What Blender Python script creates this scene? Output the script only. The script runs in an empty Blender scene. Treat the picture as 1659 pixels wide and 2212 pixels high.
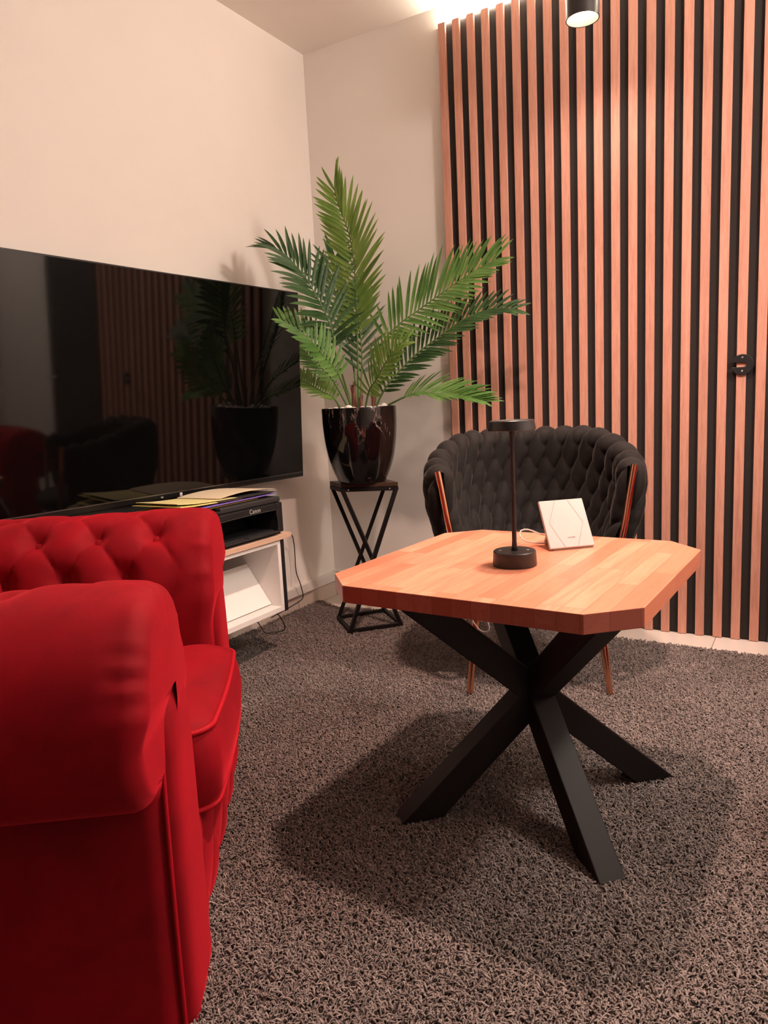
import bpy, bmesh, math, random
import numpy as np
from mathutils import Vector, Matrix
random.seed(7); RNG = np.random.default_rng(7)
S = bpy.context.scene; COL = S.collection
PI = math.pi

# ------------------------------------------------------------------ camera, world, lights, exposure
cam = bpy.data.objects.new('camera', bpy.data.cameras.new('camera')); COL.objects.link(cam); S.camera = cam
yaw, pitch, roll = -0.5385, -0.1509, -0.0508
F_ = np.array([math.sin(yaw)*math.cos(pitch), math.cos(yaw)*math.cos(pitch), math.sin(pitch)])
R_ = np.array([math.cos(yaw), -math.sin(yaw), 0.0]); U_ = np.cross(R_, F_)
cr, sr = math.cos(roll), math.sin(roll)
RR, UU = cr*R_+sr*U_, -sr*R_+cr*U_
cam.matrix_world = Matrix(((RR[0], UU[0], -F_[0], 2.129), (RR[1], UU[1], -F_[1], -3.0354), (RR[2], UU[2], -F_[2], 0.9802), (0, 0, 0, 1)))
cam.data.sensor_fit = 'VERTICAL'; cam.data.sensor_height = 36.0; cam.data.lens = 1573.88/2212*36
cam.data.clip_start = 0.02

w = bpy.data.worlds.new('world'); S.world = w; w.use_nodes = True
w.node_tree.nodes['Background'].inputs[0].default_value = (1.0, 0.9, 0.82, 1)
w.node_tree.nodes['Background'].inputs[1].default_value = 0.0
S.view_settings.view_transform = 'Standard'; S.view_settings.look = 'None'
S.view_settings.gamma = 1.0; S.view_settings.exposure = 0.0; S.view_settings.use_curve_mapping = False
S.cycles.use_denoising = True; S.cycles.max_bounces = 10; S.cycles.diffuse_bounces = 6
S.cycles.sample_clamp_indirect = 6.0; S.cycles.caustics_reflective = False; S.cycles.caustics_refractive = False
S.cycles.blur_glossy = 0.5

def spot(name, loc, energy, color, size=150, rad=0.04, blend=0.6, aim=None):
    l = bpy.data.lights.new(name, 'SPOT'); l.energy = energy; l.color = color; l.spot_size = math.radians(size)
    l.spot_blend = blend; l.shadow_soft_size = rad
    o = bpy.data.objects.new(name, l); COL.objects.link(o); o.location = loc
    if aim is not None:
        o.rotation_euler = (Vector(aim)-Vector(loc)).to_track_quat('-Z', 'Y').to_euler()
    return o
WARM = (1.0, 0.74, 0.62)
LED_E = 250.0
spot('ceiling_light_over_table', (1.62, -1.32, 2.44), 190, (1.0, 0.67, 0.55), 128, 0.05, 0.9)
spot('ceiling_light_by_panel', (1.41, -0.375, 2.19), 14, WARM, 165, 0.04, 0.9)
gl = bpy.data.lights.new('fill_light_right', 'POINT'); gl.energy = 90; gl.color = (1.0, 0.86, 0.77); gl.shadow_soft_size = 0.11  # fill light without a fixture, added to brighten walls and ceiling
go = bpy.data.objects.new('fill_light_right', gl); COL.objects.link(go); go.location = (2.95, -1.15, 2.25)

# ------------------------------------------------------------------ helpers
def tag(o, label=None, cat=None, group=None, kind=None):
    if label: o['label'] = label
    if cat: o['category'] = cat
    if group: o['group'] = group
    if kind: o['kind'] = kind
    return o

def empty(name, loc=(0, 0, 0), rz=0.0, label=None, cat=None, group=None):
    o = bpy.data.objects.new(name, None); COL.objects.link(o); o.location = loc; o.rotation_euler = (0, 0, rz)
    o.empty_display_size = 0.05
    return tag(o, label, cat, group)

class MB:
    def __init__(s): s.v = []; s.f = []
    def add(s, vs, fs):
        b = len(s.v); s.v.extend([tuple(map(float, q)) for q in vs]); s.f.extend([tuple(b+i for i in f) for f in fs]); return s
    def box(s, x0, x1, y0, y1, z0, z1):
        return s.add([(x0,y0,z0),(x1,y0,z0),(x1,y1,z0),(x0,y1,z0),(x0,y0,z1),(x1,y0,z1),(x1,y1,z1),(x0,y1,z1)],
                     [(0,3,2,1),(4,5,6,7),(0,1,5,4),(1,2,6,5),(2,3,7,6),(3,0,4,7)])
    def hexa(s, bot, top):
        return s.add(list(bot)+list(top), [(3,2,1,0),(4,5,6,7),(0,1,5,4),(1,2,6,5),(2,3,7,6),(3,0,4,7)])
    def prism(s, poly, z0, z1):
        n = len(poly)
        return s.add([(x, y, z0) for x, y in poly]+[(x, y, z1) for x, y in poly],
                     [tuple(range(n-1, -1, -1)), tuple(range(n, 2*n))]+[(i, (i+1) % n, n+(i+1) % n, n+i) for i in range(n)])
    def grid(s, P, closeu=False, closev=False):
        nu, nv = P.shape[:2]; b = len(s.v)
        s.v.extend(map(tuple, P.reshape(-1, 3).tolist()))
        for i in range(nu if closeu else nu-1):
            i2 = (i+1) % nu
            for j in range(nv if closev else nv-1):
                j2 = (j+1) % nv
                s.f.append((b+i*nv+j, b+i2*nv+j, b+i2*nv+j2, b+i*nv+j2))
        return s
    def lathe(s, prof, n=48, c=(0, 0), cap0=True, cap1=True):
        a = np.linspace(0, 2*PI, n, endpoint=False); P = np.zeros((len(prof), n, 3))
        for i, (r, z) in enumerate(prof):
            P[i, :, 0] = c[0]+r*np.cos(a); P[i, :, 1] = c[1]+r*np.sin(a); P[i, :, 2] = z
        b = len(s.v); s.grid(P[:, ::-1], closev=True)
        if cap0 and prof[0][0] > 1e-6: s.f.append(tuple(b+j for j in range(n)))
        if cap1 and prof[-1][0] > 1e-6: s.f.append(tuple(b+(len(prof)-1)*n+j for j in range(n-1, -1, -1)))
        return s
    def tube(s, pts, rad, n=10, cap=True, closed=False, flat=None):
        pts = np.array(pts, float); m = len(pts)
        rad = np.full(m, rad) if np.isscalar(rad) else np.array(rad)
        if closed: T = np.roll(pts, -1, 0)-np.roll(pts, 1, 0)
        else: T = np.gradient(pts, axis=0)
        T /= np.linalg.norm(T, axis=1)[:, None]+1e-12
        ref = np.array([0, 0, 1.0]) if abs(T[0][2]) < 0.9 else np.array([1.0, 0, 0])
        nrm = ref-T[0]*(ref@T[0]); nrm /= np.linalg.norm(nrm)
        a = np.linspace(0, 2*PI, n, endpoint=False); P = np.zeros((m, n, 3))
        for i in range(m):
            nrm = nrm-T[i]*(nrm@T[i]); nrm /= np.linalg.norm(nrm)+1e-12
            bn = np.cross(T[i], nrm)
            P[i] = pts[i]+rad[i]*(np.cos(a)[:, None]*nrm+np.sin(a)[:, None]*bn)
        b = len(s.v); s.grid(P, closeu=closed, closev=True)
        if cap and not closed:
            s.f.append(tuple(b+j for j in range(n-1, -1, -1))); s.f.append(tuple(b+(m-1)*n+j for j in range(n)))
        return s
    def ball(s, c, r, n=10, m=7):
        r = (r, r, r) if np.isscalar(r) else r
        th = np.linspace(0, PI, m); a = np.linspace(0, 2*PI, n, endpoint=False)
        P = np.zeros((m, n, 3))
        P[:, :, 0] = c[0]+r[0]*np.sin(th)[:, None]*np.cos(a); P[:, :, 1] = c[1]+r[1]*np.sin(th)[:, None]*np.sin(a)
        P[:, :, 2] = c[2]+r[2]*np.cos(th)[:, None]*np.ones(n)
        return s.grid(P, closev=True)
    def build(s, name, mat, parent=None, smooth=False, bevel=0.0, loc=None, segs=2, angle=None):
        me = bpy.data.meshes.new(name); me.from_pydata(s.v, [], s.f); me.update()
        me.materials.append(mat)
        if smooth: me.polygons.foreach_set('use_smooth', [True]*len(me.polygons))
        o = bpy.data.objects.new(name, me); COL.objects.link(o)
        if parent is not None: o.parent = parent
        if loc is not None: o.location = loc
        if bevel:
            bv = o.modifiers.new('bevel', 'BEVEL'); bv.width = bevel; bv.segments = segs; bv.limit_method = 'ANGLE'; bv.angle_limit = math.radians(30)
        if smooth and angle:
            try: me.set_sharp_from_angle(angle=math.radians(angle))
            except Exception: pass
        return o

def resample(pts, n, closed=False):
    """Catmull-Rom through pts, n samples evenly spaced along the arc."""
    p = np.array(pts, float)
    if closed: q = np.vstack([p[-1], p, p[0], p[1]]); m = len(p)
    else: q = np.vstack([2*p[0]-p[1], p, 2*p[-1]-p[-2]]); m = len(p)-1
    out = []
    for i in range(m):
        a, b, c, d = q[i], q[i+1], q[i+2], q[i+3]
        for t in np.linspace(0, 1, 24, endpoint=False):
            out.append(0.5*((2*b)+(-a+c)*t+(2*a-5*b+4*c-d)*t*t+(-a+3*b-3*c+d)*t**3))
    out.append(q[m+1] if not closed else p[0]); out = np.array(out)
    L = np.concatenate([[0], np.cumsum(np.linalg.norm(np.diff(out, axis=0), axis=1))])
    s = np.linspace(0, L[-1], n, endpoint=not closed)
    return np.stack([np.interp(s, L, out[:, k]) for k in range(out.shape[1])], 1)

def displace(P, D):
    du = np.gradient(P, axis=0); dv = np.gradient(P, axis=1)
    N = np.cross(du, dv); N /= np.linalg.norm(N, axis=2)[:, :, None]+1e-12
    return P+N*D[:, :, None]

def sstep(a, b, x):
    t = np.clip((x-a)/(b-a), 0, 1); return t*t*(3-2*t)

def copy_tree(o, parent=None):
    c = o.copy(); COL.objects.link(c)
    if parent is not None: c.parent = parent
    for ch in [k for k in o.children]: copy_tree(ch, c)
    return c

# ------------------------------------------------------------------ materials
def new_mat(name, rough=0.5, color=(0.8, 0.8, 0.8), metal=0.0, spec=0.5, **kw):
    m = bpy.data.materials.new(name); m.use_nodes = True
    b = m.node_tree.nodes['Principled BSDF']
    b.inputs['Base Color'].default_value = (*color, 1); b.inputs['Roughness'].default_value = rough
    b.inputs['Metallic'].default_value = metal; b.inputs['Specular IOR Level'].default_value = spec
    for k, v in kw.items(): b.inputs[k].default_value = v
    return m
def nd(m, t, **kw):
    n = m.node_tree.nodes.new(t)
    for k, v in kw.items(): setattr(n, k, v)
    return n
def lk(m, a, b): m.node_tree.links.new(a, b)
def bsdf(m): return m.node_tree.nodes['Principled BSDF']
def coords(m, scale=(1, 1, 1), kind='Object', rand=False, rot=(0, 0, 0)):
    tc = nd(m, 'ShaderNodeTexCoord'); mp = nd(m, 'ShaderNodeMapping')
    mp.inputs['Scale'].default_value = scale; mp.inputs['Rotation'].default_value = rot
    lk(m, tc.outputs[kind], mp.inputs['Vector'])
    if rand:
        g = nd(m, 'ShaderNodeNewGeometry'); c = nd(m, 'ShaderNodeMath', operation='MULTIPLY'); c.inputs[1].default_value = 37.0
        lk(m, g.outputs['Random Per Island'], c.inputs[0])
        lk(m, c.outputs[0], mp.inputs['Location'])
    return mp.outputs['Vector']
def noise(m, vec, scale, detail=4, rough=0.55, dist=0.0):
    n = nd(m, 'ShaderNodeTexNoise'); n.inputs['Scale'].default_value = scale; n.inputs['Detail'].default_value = detail
    n.inputs['Roughness'].default_value = rough; n.inputs['Distortion'].default_value = dist
    lk(m, vec, n.inputs['Vector']); return n.outputs['Fac']
def ramp(m, fac, stops):
    r = nd(m, 'ShaderNodeValToRGB'); e = r.color_ramp.elements
    while len(e) < len(stops): e.new(0.5)
    for i, (p, c) in enumerate(stops): e[i].position = p; e[i].color = (*c, 1)
    lk(m, fac, r.inputs['Fac']); return r.outputs['Color']
def mixc(m, fac, a, b, mode='MIX'):
    x = nd(m, 'ShaderNodeMix', data_type='RGBA', blend_type=mode)
    for s, v in ((x.inputs[0], fac), (x.inputs[6], a), (x.inputs[7], b)):
        if isinstance(v, (int, float)): s.default_value = v
        elif isinstance(v, tuple): s.default_value = (*v, 1)
        else: lk(m, v, s)
    return x.outputs[2]
def bump(m, h, strength=0.2, dist=0.002):
    b = nd(m, 'ShaderNodeBump'); b.inputs['Strength'].default_value = strength; b.inputs['Distance'].default_value = dist
    lk(m, h, b.inputs['Height']); lk(m, b.outputs['Normal'], bsdf(m).inputs['Normal'])

M = {}
def paint(name, col, rough=0.75, bs=0.08):
    m = new_mat(name, rough, col, spec=0.3); v = coords(m)
    f = noise(m, v, 3.0, 3); c = ramp(m, f, [(0.3, tuple(k*0.97 for k in col)), (0.7, col)])
    lk(m, c, bsdf(m).inputs['Base Color']); bump(m, noise(m, v, 260, 3), bs, 0.0008); return m
M['wall'] = paint('white wall paint', (0.83, 0.785, 0.735))
M['wallfront'] = paint('dark grey wall paint', (0.10, 0.09, 0.085))  # unseen wall behind the camera, kept dark so less light bounces back
M['doordark'] = paint('dark door lacquer', (0.035, 0.03, 0.028), 0.4, 0.02)
M['ceil'] = paint('ceiling paint', (0.85, 0.80, 0.75))
M['white'] = paint('white lacquer', (0.82, 0.79, 0.76), 0.4, 0.02)
M['trunk'] = paint('white plastic duct', (0.78, 0.75, 0.71), 0.45, 0.02)

def wood(name, c0, c1, c2, axis='z', rough=0.5):
    m = new_mat(name, rough, spec=0.3)
    sc = {'z': (28, 28, 1.6), 'y': (28, 1.6, 28), 'x': (1.6, 28, 28)}[axis]
    v = coords(m, sc, rand=True)
    f1 = noise(m, v, 3.2, 6, 0.65, 0.6); f2 = noise(m, v, 14.0, 3, 0.6)
    c = ramp(m, f1, [(0.30, c0), (0.5, c1), (0.70, c2)])
    c = mixc(m, 0.28, c, ramp(m, f2, [(0.35, c0), (0.65, c2)]))
    g = nd(m, 'ShaderNodeNewGeometry'); t = ramp(m, g.outputs['Random Per Island'], [(0.0, (0.90, 0.88, 0.86)), (1.0, (1.08, 1.06, 1.04))])
    lk(m, mixc(m, 1.0, c, t, 'MULTIPLY'), bsdf(m).inputs['Base Color']); bump(m, f2, 0.12, 0.0006); return m
M['oak'] = wood('oak slat veneer', (0.44, 0.20, 0.145), (0.59, 0.295, 0.22), (0.67, 0.36, 0.275))
M['oaktop'] = wood('light oak board', (0.52, 0.34, 0.24), (0.66, 0.45, 0.33), (0.72, 0.52, 0.40), 'y')
M['walnut'] = wood('dark brown board', (0.035, 0.018, 0.012), (0.055, 0.03, 0.02), (0.08, 0.045, 0.03), 'x', 0.4)
M['felt'] = new_mat('black felt', 0.95, (0.032, 0.028, 0.027), spec=0.1)
bump(M['felt'], noise(M['felt'], coords(M['felt']), 900, 2), 0.3, 0.001)

def beech(nm, tint):
    m = new_mat(nm, 0.38, spec=0.35)
    tc = nd(m, 'ShaderNodeTexCoord'); sp = nd(m, 'ShaderNodeSeparateXYZ'); lk(m, tc.outputs['Object'], sp.inputs[0])
    cb = nd(m, 'ShaderNodeCombineXYZ'); lk(m, sp.outputs['Y'], cb.inputs['X']); lk(m, sp.outputs['X'], cb.inputs['Y'])
    br = nd(m, 'ShaderNodeTexBrick'); br.offset = 0.37; br.offset_frequency = 3; br.squash = 1.0
    for k, vv in (('Scale', 1.0), ('Mortar Size', 0.0005), ('Mortar Smooth', 0.0), ('Bias', 0.0), ('Brick Width', 0.31), ('Row Height', 0.042)):
        br.inputs[k].default_value = vv
    br.inputs['Color1'].default_value = (0, 0, 0, 1); br.inputs['Color2'].default_value = (1, 1, 1, 1); br.inputs['Mortar'].default_value = (0.1, 0.1, 0.1, 1)
    lk(m, cb.outputs[0], br.inputs['Vector'])
    stave = ramp(m, br.outputs['Color'], [(0.0, (0.58, 0.20, 0.115)), (0.45, (0.68, 0.262, 0.158)), (1.0, (0.78, 0.345, 0.218))])
    add = nd(m, 'ShaderNodeVectorMath', operation='MULTIPLY_ADD'); lk(m, br.outputs['Color'], add.inputs[0]); add.inputs[1].default_value = (9, 5, 7)
    lk(m, tc.outputs['Object'], add.inputs[2])
    mp = nd(m, 'ShaderNodeMapping'); mp.inputs['Scale'].default_value = (34, 2.6, 34); lk(m, add.outputs[0], mp.inputs['Vector'])
    g = noise(m, mp.outputs['Vector'], 2.0, 5, 0.6, 0.8); g2 = noise(m, mp.outputs['Vector'], 10.0, 3, 0.6)
    c = mixc(m, ramp(m, g, [(0.42, (0, 0, 0)), (0.68, (0.5, 0.5, 0.5))]), stave, (0.54, 0.165, 0.095))
    c = mixc(m, ramp(m, g2, [(0.55, (0, 0, 0)), (0.8, (0.35, 0.35, 0.35))]), c, (0.48, 0.145, 0.08))
    c = mixc(m, br.outputs['Fac'], c, (0.40, 0.125, 0.075)); lk(m, mixc(m, 1.0, c, tint, 'MULTIPLY'), bsdf(m).inputs['Base Color']); bump(m, g2, 0.05, 0.0004); return m
M['beech'] = beech('beech butcher block', (1.0, 1.0, 1.0)); M['beechend_shaded'] = beech('shaded beech end grain', (0.52, 0.36, 0.40))  # end grain, darkened and reddened further for the shade on these faces

def velvet(name, col, dark, sheen=0.5, tint=(1, 0.1, 0.1), sc=7.0, srough=0.4):
    m = new_mat(name, 0.75, col, spec=0.15); v = coords(m)
    f = noise(m, v, sc, 4, 0.6, 0.4); f2 = noise(m, v, 420, 2)
    lk(m, ramp(m, f, [(0.32, dark), (0.62, col)]), bsdf(m).inputs['Base Color'])
    b = bsdf(m); b.inputs['Sheen Weight'].default_value = sheen; b.inputs['Sheen Roughness'].default_value = srough
    b.inputs['Sheen Tint'].default_value = (*tint, 1); bump(m, f2, 0.15, 0.0006); return m
M['red'] = velvet('red velvet', (0.24, 0.0008, 0.0065), (0.17, 0.0005, 0.0045), 0.55, (0.95, 0.035, 0.06), srough=0.42)
M['blackvelvet'] = velvet('black velvet', (0.019, 0.017, 0.016), (0.013, 0.011, 0.011), 0.20, (0.55, 0.48, 0.44), 12.0, 0.35)
M['piping'] = new_mat('red piping', 0.7, (0.36, 0.001, 0.009), spec=0.2)

M['copper'] = new_mat('polished rose gold', 0.16, (0.86, 0.42, 0.26), metal=1.0)
M['blackmetal'] = new_mat('black powder coated steel', 0.5, (0.010, 0.008, 0.008), spec=0.22)
bump(M['blackmetal'], noise(M['blackmetal'], coords(M['blackmetal']), 300, 2), 0.05, 0.0004)
M['plastic'] = new_mat('matt black plastic', 0.45, (0.012, 0.012, 0.013), spec=0.4)
bump(M['plastic'], noise(M['plastic'], coords(M['plastic']), 700, 2), 0.08, 0.0003)
M['plasticgrey'] = new_mat('dark grey plastic', 0.5, (0.028, 0.027, 0.028), spec=0.4)
M['lampblack'] = new_mat('satin black lamp', 0.38, (0.016, 0.014, 0.014), spec=0.5)
M['lampblack2'] = new_mat('black spotlight housing', 0.35, (0.02, 0.018, 0.018), spec=0.5)
M['screen'] = new_mat('glossy dark screen', 0.05, (0.002, 0.002, 0.002), spec=0.40)
M['tvframe'] = new_mat('black television frame', 0.3, (0.006, 0.006, 0.006), spec=0.5)
M['tvline'] = new_mat('brushed metal strip', 0.28, (0.30, 0.29, 0.29), metal=1.0)
M['print'] = new_mat('light grey print', 0.5, (0.45, 0.44, 0.43))
M['logo'] = new_mat('white logo print', 0.5, (0.75, 0.74, 0.73))
M['cord'] = new_mat('black cord', 0.5, (0.01, 0.01, 0.01))
M['whitecord'] = new_mat('white cord', 0.45, (0.80, 0.76, 0.72))
M['router'] = new_mat('white matt plastic', 0.4, (0.45, 0.41, 0.385), spec=0.35)
M['greyline'] = new_mat('thin grey line', 0.6, (0.30, 0.24, 0.22))
M['chrome'] = new_mat('steel screw', 0.25, (0.75, 0.74, 0.72), metal=1.0)
M['hole'] = new_mat('dark recess', 0.8, (0.004, 0.004, 0.004), spec=0.1)
M['stem'] = new_mat('green stem', 0.45, (0.075, 0.15, 0.035))
M['soil'] = new_mat('pale gravel bed', 0.9, (0.55, 0.50, 0.46))
M['stone'] = new_mat('white pebble', 0.6, (0.80, 0.74, 0.70)); bump(M['stone'], noise(M['stone'], coords(M['stone']), 120, 3), 0.2, 0.001)
def emis(name, col, st):
    m = new_mat(name, 0.5, (0.8, 0.8, 0.8)); b = bsdf(m)
    b.inputs['Emission Color'].default_value = (*col, 1); b.inputs['Emission Strength'].default_value = st; return m
M['led'] = emis('warm led', (1.0, 0.86, 0.68), LED_E)
M['bulb'] = emis('warm bulb', (1.0, 0.84, 0.60), 7.0)
M['reflector'] = new_mat('white reflector', 0.35, (0.92, 0.86, 0.78), spec=0.5)

def leafmat(name, c0, c1):
    m = new_mat(name, 0.38, c1, spec=0.38); v = coords(m)
    f = noise(m, v, 9, 3); g = nd(m, 'ShaderNodeNewGeometry')
    c = ramp(m, f, [(0.3, c0), (0.7, c1)])
    t = ramp(m, g.outputs['Random Per Island'], [(0.0, (0.75, 0.78, 0.75)), (1.0, (1.15, 1.12, 1.1))])
    lk(m, mixc(m, 1.0, c, t, 'MULTIPLY'), bsdf(m).inputs['Base Color'])
    vo = nd(m, 'ShaderNodeTexVoronoi'); vo.inputs['Scale'].default_value = 150; lk(m, v, vo.inputs['Vector'])
    bump(m, vo.outputs['Distance'], 0.35, 0.002)
    b = bsdf(m); tr = nd(m, 'ShaderNodeBsdfTranslucent'); ms = nd(m, 'ShaderNodeMixShader'); ms.inputs[0].default_value = 0.30
    out = m.node_tree.nodes['Material Output']; lk(m, b.inputs['Base Color'].links[0].from_socket, tr.inputs['Color'])
    lk(m, b.outputs[0], ms.inputs[1]); lk(m, tr.outputs[0], ms.inputs[2]); lk(m, ms.outputs[0], out.inputs['Surface'])
    return m
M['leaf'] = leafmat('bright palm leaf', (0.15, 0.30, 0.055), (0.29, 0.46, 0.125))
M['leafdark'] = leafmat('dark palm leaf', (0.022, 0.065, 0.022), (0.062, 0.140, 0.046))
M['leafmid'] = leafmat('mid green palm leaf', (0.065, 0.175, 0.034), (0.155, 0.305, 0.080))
def bark():
    m = new_mat('brown fibre trunk', 0.8, spec=0.2); v = coords(m, (60, 60, 7))
    f = noise(m, v, 2.5, 5, 0.7, 0.5); lk(m, ramp(m, f, [(0.3, (0.07, 0.028, 0.02)), (0.6, (0.20, 0.09, 0.06)), (0.75, (0.34, 0.19, 0.13))]), bsdf(m).inputs['Base Color'])
    bump(m, f, 0.6, 0.004); return m
M['bark'] = bark()
def marble():
    m = new_mat('black veined marble glaze', 0.08, spec=0.55); v = coords(m, (7, 7, 3.2), rot=(0.35, 0.2, 0.4))
    n = nd(m, 'ShaderNodeTexNoise'); n.inputs['Scale'].default_value = 1.3; n.inputs['Detail'].default_value = 5; lk(m, v, n.inputs['Vector'])
    ad = nd(m, 'ShaderNodeVectorMath', operation='MULTIPLY_ADD'); lk(m, n.outputs['Color'], ad.inputs[0]); ad.inputs[1].default_value = (1.5, 1.5, 1.5); lk(m, v, ad.inputs[2])
    f = noise(m, ad.outputs[0], 1.5, 6, 0.62, 0.3)
    d = nd(m, 'ShaderNodeMath', operation='SUBTRACT'); lk(m, f, d.inputs[0]); d.inputs[1].default_value = 0.5
    a = nd(m, 'ShaderNodeMath', operation='ABSOLUTE'); lk(m, d.outputs[0], a.inputs[0])
    vein = ramp(m, a.outputs[0], [(0.0, (1, 1, 1)), (0.016, (0.10, 0.10, 0.10)), (0.04, (0, 0, 0))])
    mask = ramp(m, noise(m, v, 0.9, 3), [(0.56, (0, 0, 0)), (0.70, (0.8, 0.8, 0.8))])
    blot = ramp(m, noise(m, ad.outputs[0], 0.8, 4), [(0.56, (0.004, 0.0035, 0.0035)), (0.72, (0.010, 0.003, 0.003)), (0.85, (0.035, 0.010, 0.008))])
    c = mixc(m, mixc(m, 1.0, vein, mask, 'MULTIPLY'), blot, (0.62, 0.42, 0.36))
    lk(m, c, bsdf(m).inputs['Base Color']); return m
M['marble'] = marble()
def tile():
    m = new_mat('cream floor tile', 0.25, spec=0.4)
    tc = nd(m, 'ShaderNodeTexCoord'); mp = nd(m, 'ShaderNodeMapping'); mp.inputs['Location'].default_value = (-0.017, 0.0, 0)
    lk(m, tc.outputs['Object'], mp.inputs['Vector'])
    br = nd(m, 'ShaderNodeTexBrick'); br.offset = 0.0
    for k, vv in (('Scale', 1.0), ('Mortar Size', 0.002), ('Brick Width', 0.60), ('Row Height', 0.60), ('Bias', 0.0)): br.inputs[k].default_value = vv
    br.inputs['Color1'].default_value = (0.72, 0.66, 0.60, 1); br.inputs['Color2'].default_value = (0.70, 0.64, 0.58, 1); br.inputs['Mortar'].default_value = (0.30, 0.26, 0.23, 1)
    lk(m, mp.outputs[0], br.inputs['Vector']); lk(m, br.outputs['Color'], bsdf(m).inputs['Base Color']); return m
M['tile'] = tile()
M['tileskirt'] = paint('cream skirting tile', (0.66, 0.58, 0.51), 0.3, 0.02)
def carpet():
    m = new_mat('grey brown shag', 0.9, spec=0.15); v = coords(m)
    g = nd(m, 'ShaderNodeNewGeometry')
    c = ramp(m, g.outputs['Random Per Island'], [(0.0, (0.185, 0.145, 0.131)), (0.5, (0.25, 0.20, 0.182)), (1.0, (0.345, 0.285, 0.262))])
    l = ramp(m, noise(m, v, 4.0, 5), [(0.3, (0.80, 0.80, 0.80)), (0.7, (1.12, 1.12, 1.12))])
    lk(m, mixc(m, 1.0, c, l, 'MULTIPLY'), bsdf(m).inputs['Base Color'])
    b = bsdf(m); b.inputs['Sheen Weight'].default_value = 0.15
    return m
M['carpet'] = carpet()
M['carpetbase'] = new_mat('carpet backing', 0.95, (0.035, 0.028, 0.026), spec=0.05)
def pmat(name, c): return new_mat(name, 0.55, c, spec=0.3)

# ------------------------------------------------------------------ the room
RX, FY, H = 3.5, -4.6, 2.6
def struct(name, mb, mat, **kw): return tag(mb.build(name, mat, **kw), kind='structure')
struct('floor', MB().box(-0.1, RX+0.1, FY-0.1, 0.1, -0.1, 0), M['tile'])
struct('ceiling', MB().box(-0.1, RX+0.1, FY-0.1, 0.1, H, H+0.1), M['ceil'])
struct('wall_left', MB().box(-0.1, 0, FY-0.1, 0.1, 0, H), M['wall'])
struct('wall_back', MB().box(0, RX, 0, 0.1, 0, H), M['wall'])
struct('wall_right', MB().box(RX, RX+0.1, FY-0.1, 0.1, 0, H), M['wall'])
struct('wall_front', MB().box(0, RX, FY-0.1, FY, 0, H), M['wallfront'])
dr = struct('door_1', MB().box(2.19, 2.76, -0.030, -0.0005, 0.004, 2.12), M['doordark'], bevel=0.002)
MB().box(2.27, 2.68, -0.0325, -0.0295, 0.30, 1.0).box(2.27, 2.68, -0.0325, -0.0295, 1.15, 2.0).build('door_panel', M['doordark'], dr, bevel=0.002)
MB().tube([(2.72, -0.030, 1.03), (2.72, -0.075, 1.03), (2.62, -0.075, 1.03)], 0.008, 10).build('door_handle', M['chrome'], dr, smooth=True, angle=50)
struct('baseboard_left', MB().box(0.0, 0.010, FY, 0.0, 0, 0.076), M['tileskirt'], bevel=0.001)
struct('baseboard_back', MB().box(0.010, 0.70, -0.010, 0.0, 0, 0.076), M['tileskirt'], bevel=0.001)
struct('trim_1', MB().box(0.0, 0.024, FY, -0.020, 0.080, 0.124).box(0.0, 0.018, FY, -0.020, 0.124, 0.127), M['trunk'], bevel=0.0015)
struct('trim_2', MB().box(0.004, 0.70, -0.020, 0.0, 0.080, 0.126).box(-0.0, 0.70, -0.026, 0.0, 0.126, 0.130), M['trunk'], bevel=0.0012)

# slatted wall panel
PX0, NSL, PITCH, SW = 0.714, 23, 0.0642, 0.0318
PX1 = PX0+(NSL-1)*PITCH+SW; PZ1 = 2.521
panel = empty('slat_panel', (PX0, 0, 0), 0, 'tall wall panel of upright oak slats on black felt behind the black chair', 'wall panel')
MB().box(0, PX1-PX0, -0.018, -0.0005, 0.004, PZ1).build('felt_backing', M['felt'], panel)
mb = MB()
for i in range(NSL): mb.box(i*PITCH, i*PITCH+SW, -0.030, -0.0175, 0.002, PZ1)
mb.build('slat_facing', M['oak'], panel, bevel=0.0008)
led = MB().box(PX0+0.03, PX1-0.03, -0.024, -0.008, PZ1+0.0005, PZ1+0.007).build('led_strip', M['led'])
tag(led, 'glowing warm light strip along the top edge of the slatted panel', 'light strip')

hook = empty('wall_hook', (1.889, -0.0305, 1.046), 0, 'round black hook plate with a side slot screwed to the slatted panel', 'hook')
mb = MB(); r = 0.0375; h = 0.0085; out = []
a0 = math.asin(h/r)
for a in np.linspace(-PI+a0, PI-a0, 48): out.append((r*math.cos(a), r*math.sin(a)))
for a in np.linspace(PI/2, -PI/2, 14): out.append((0.006+h*math.cos(a), h*math.sin(a)))
n = len(out)
vs = [(x, -0.008, z) for x, z in out]+[(x, 0.0, z) for x, z in out]
mb.add(vs, [tuple(range(n)), tuple(range(2*n-1, n-1, -1))]+[(i, n+i, n+(i+1) % n, (i+1) % n) for i in range(n)])
mb.build('hook_plate', M['plastic'], hook, bevel=0.001)
for z in (0.0255, -0.0235):
    sc = MB(); a = np.linspace(0, 2*PI, 18, endpoint=False); P = np.zeros((4, 18, 3))
    for i, (rr, yy) in enumerate(((0.0034, -0.0078), (0.0034, -0.0088), (0.0018, -0.0092), (0.0014, -0.0082))):
        P[i, :, 0] = rr*np.cos(a); P[i, :, 1] = yy; P[i, :, 2] = z+rr*np.sin(a)
    sc.grid(P, closev=True); sc.build('screw', M['chrome'], hook, smooth=True)

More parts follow.
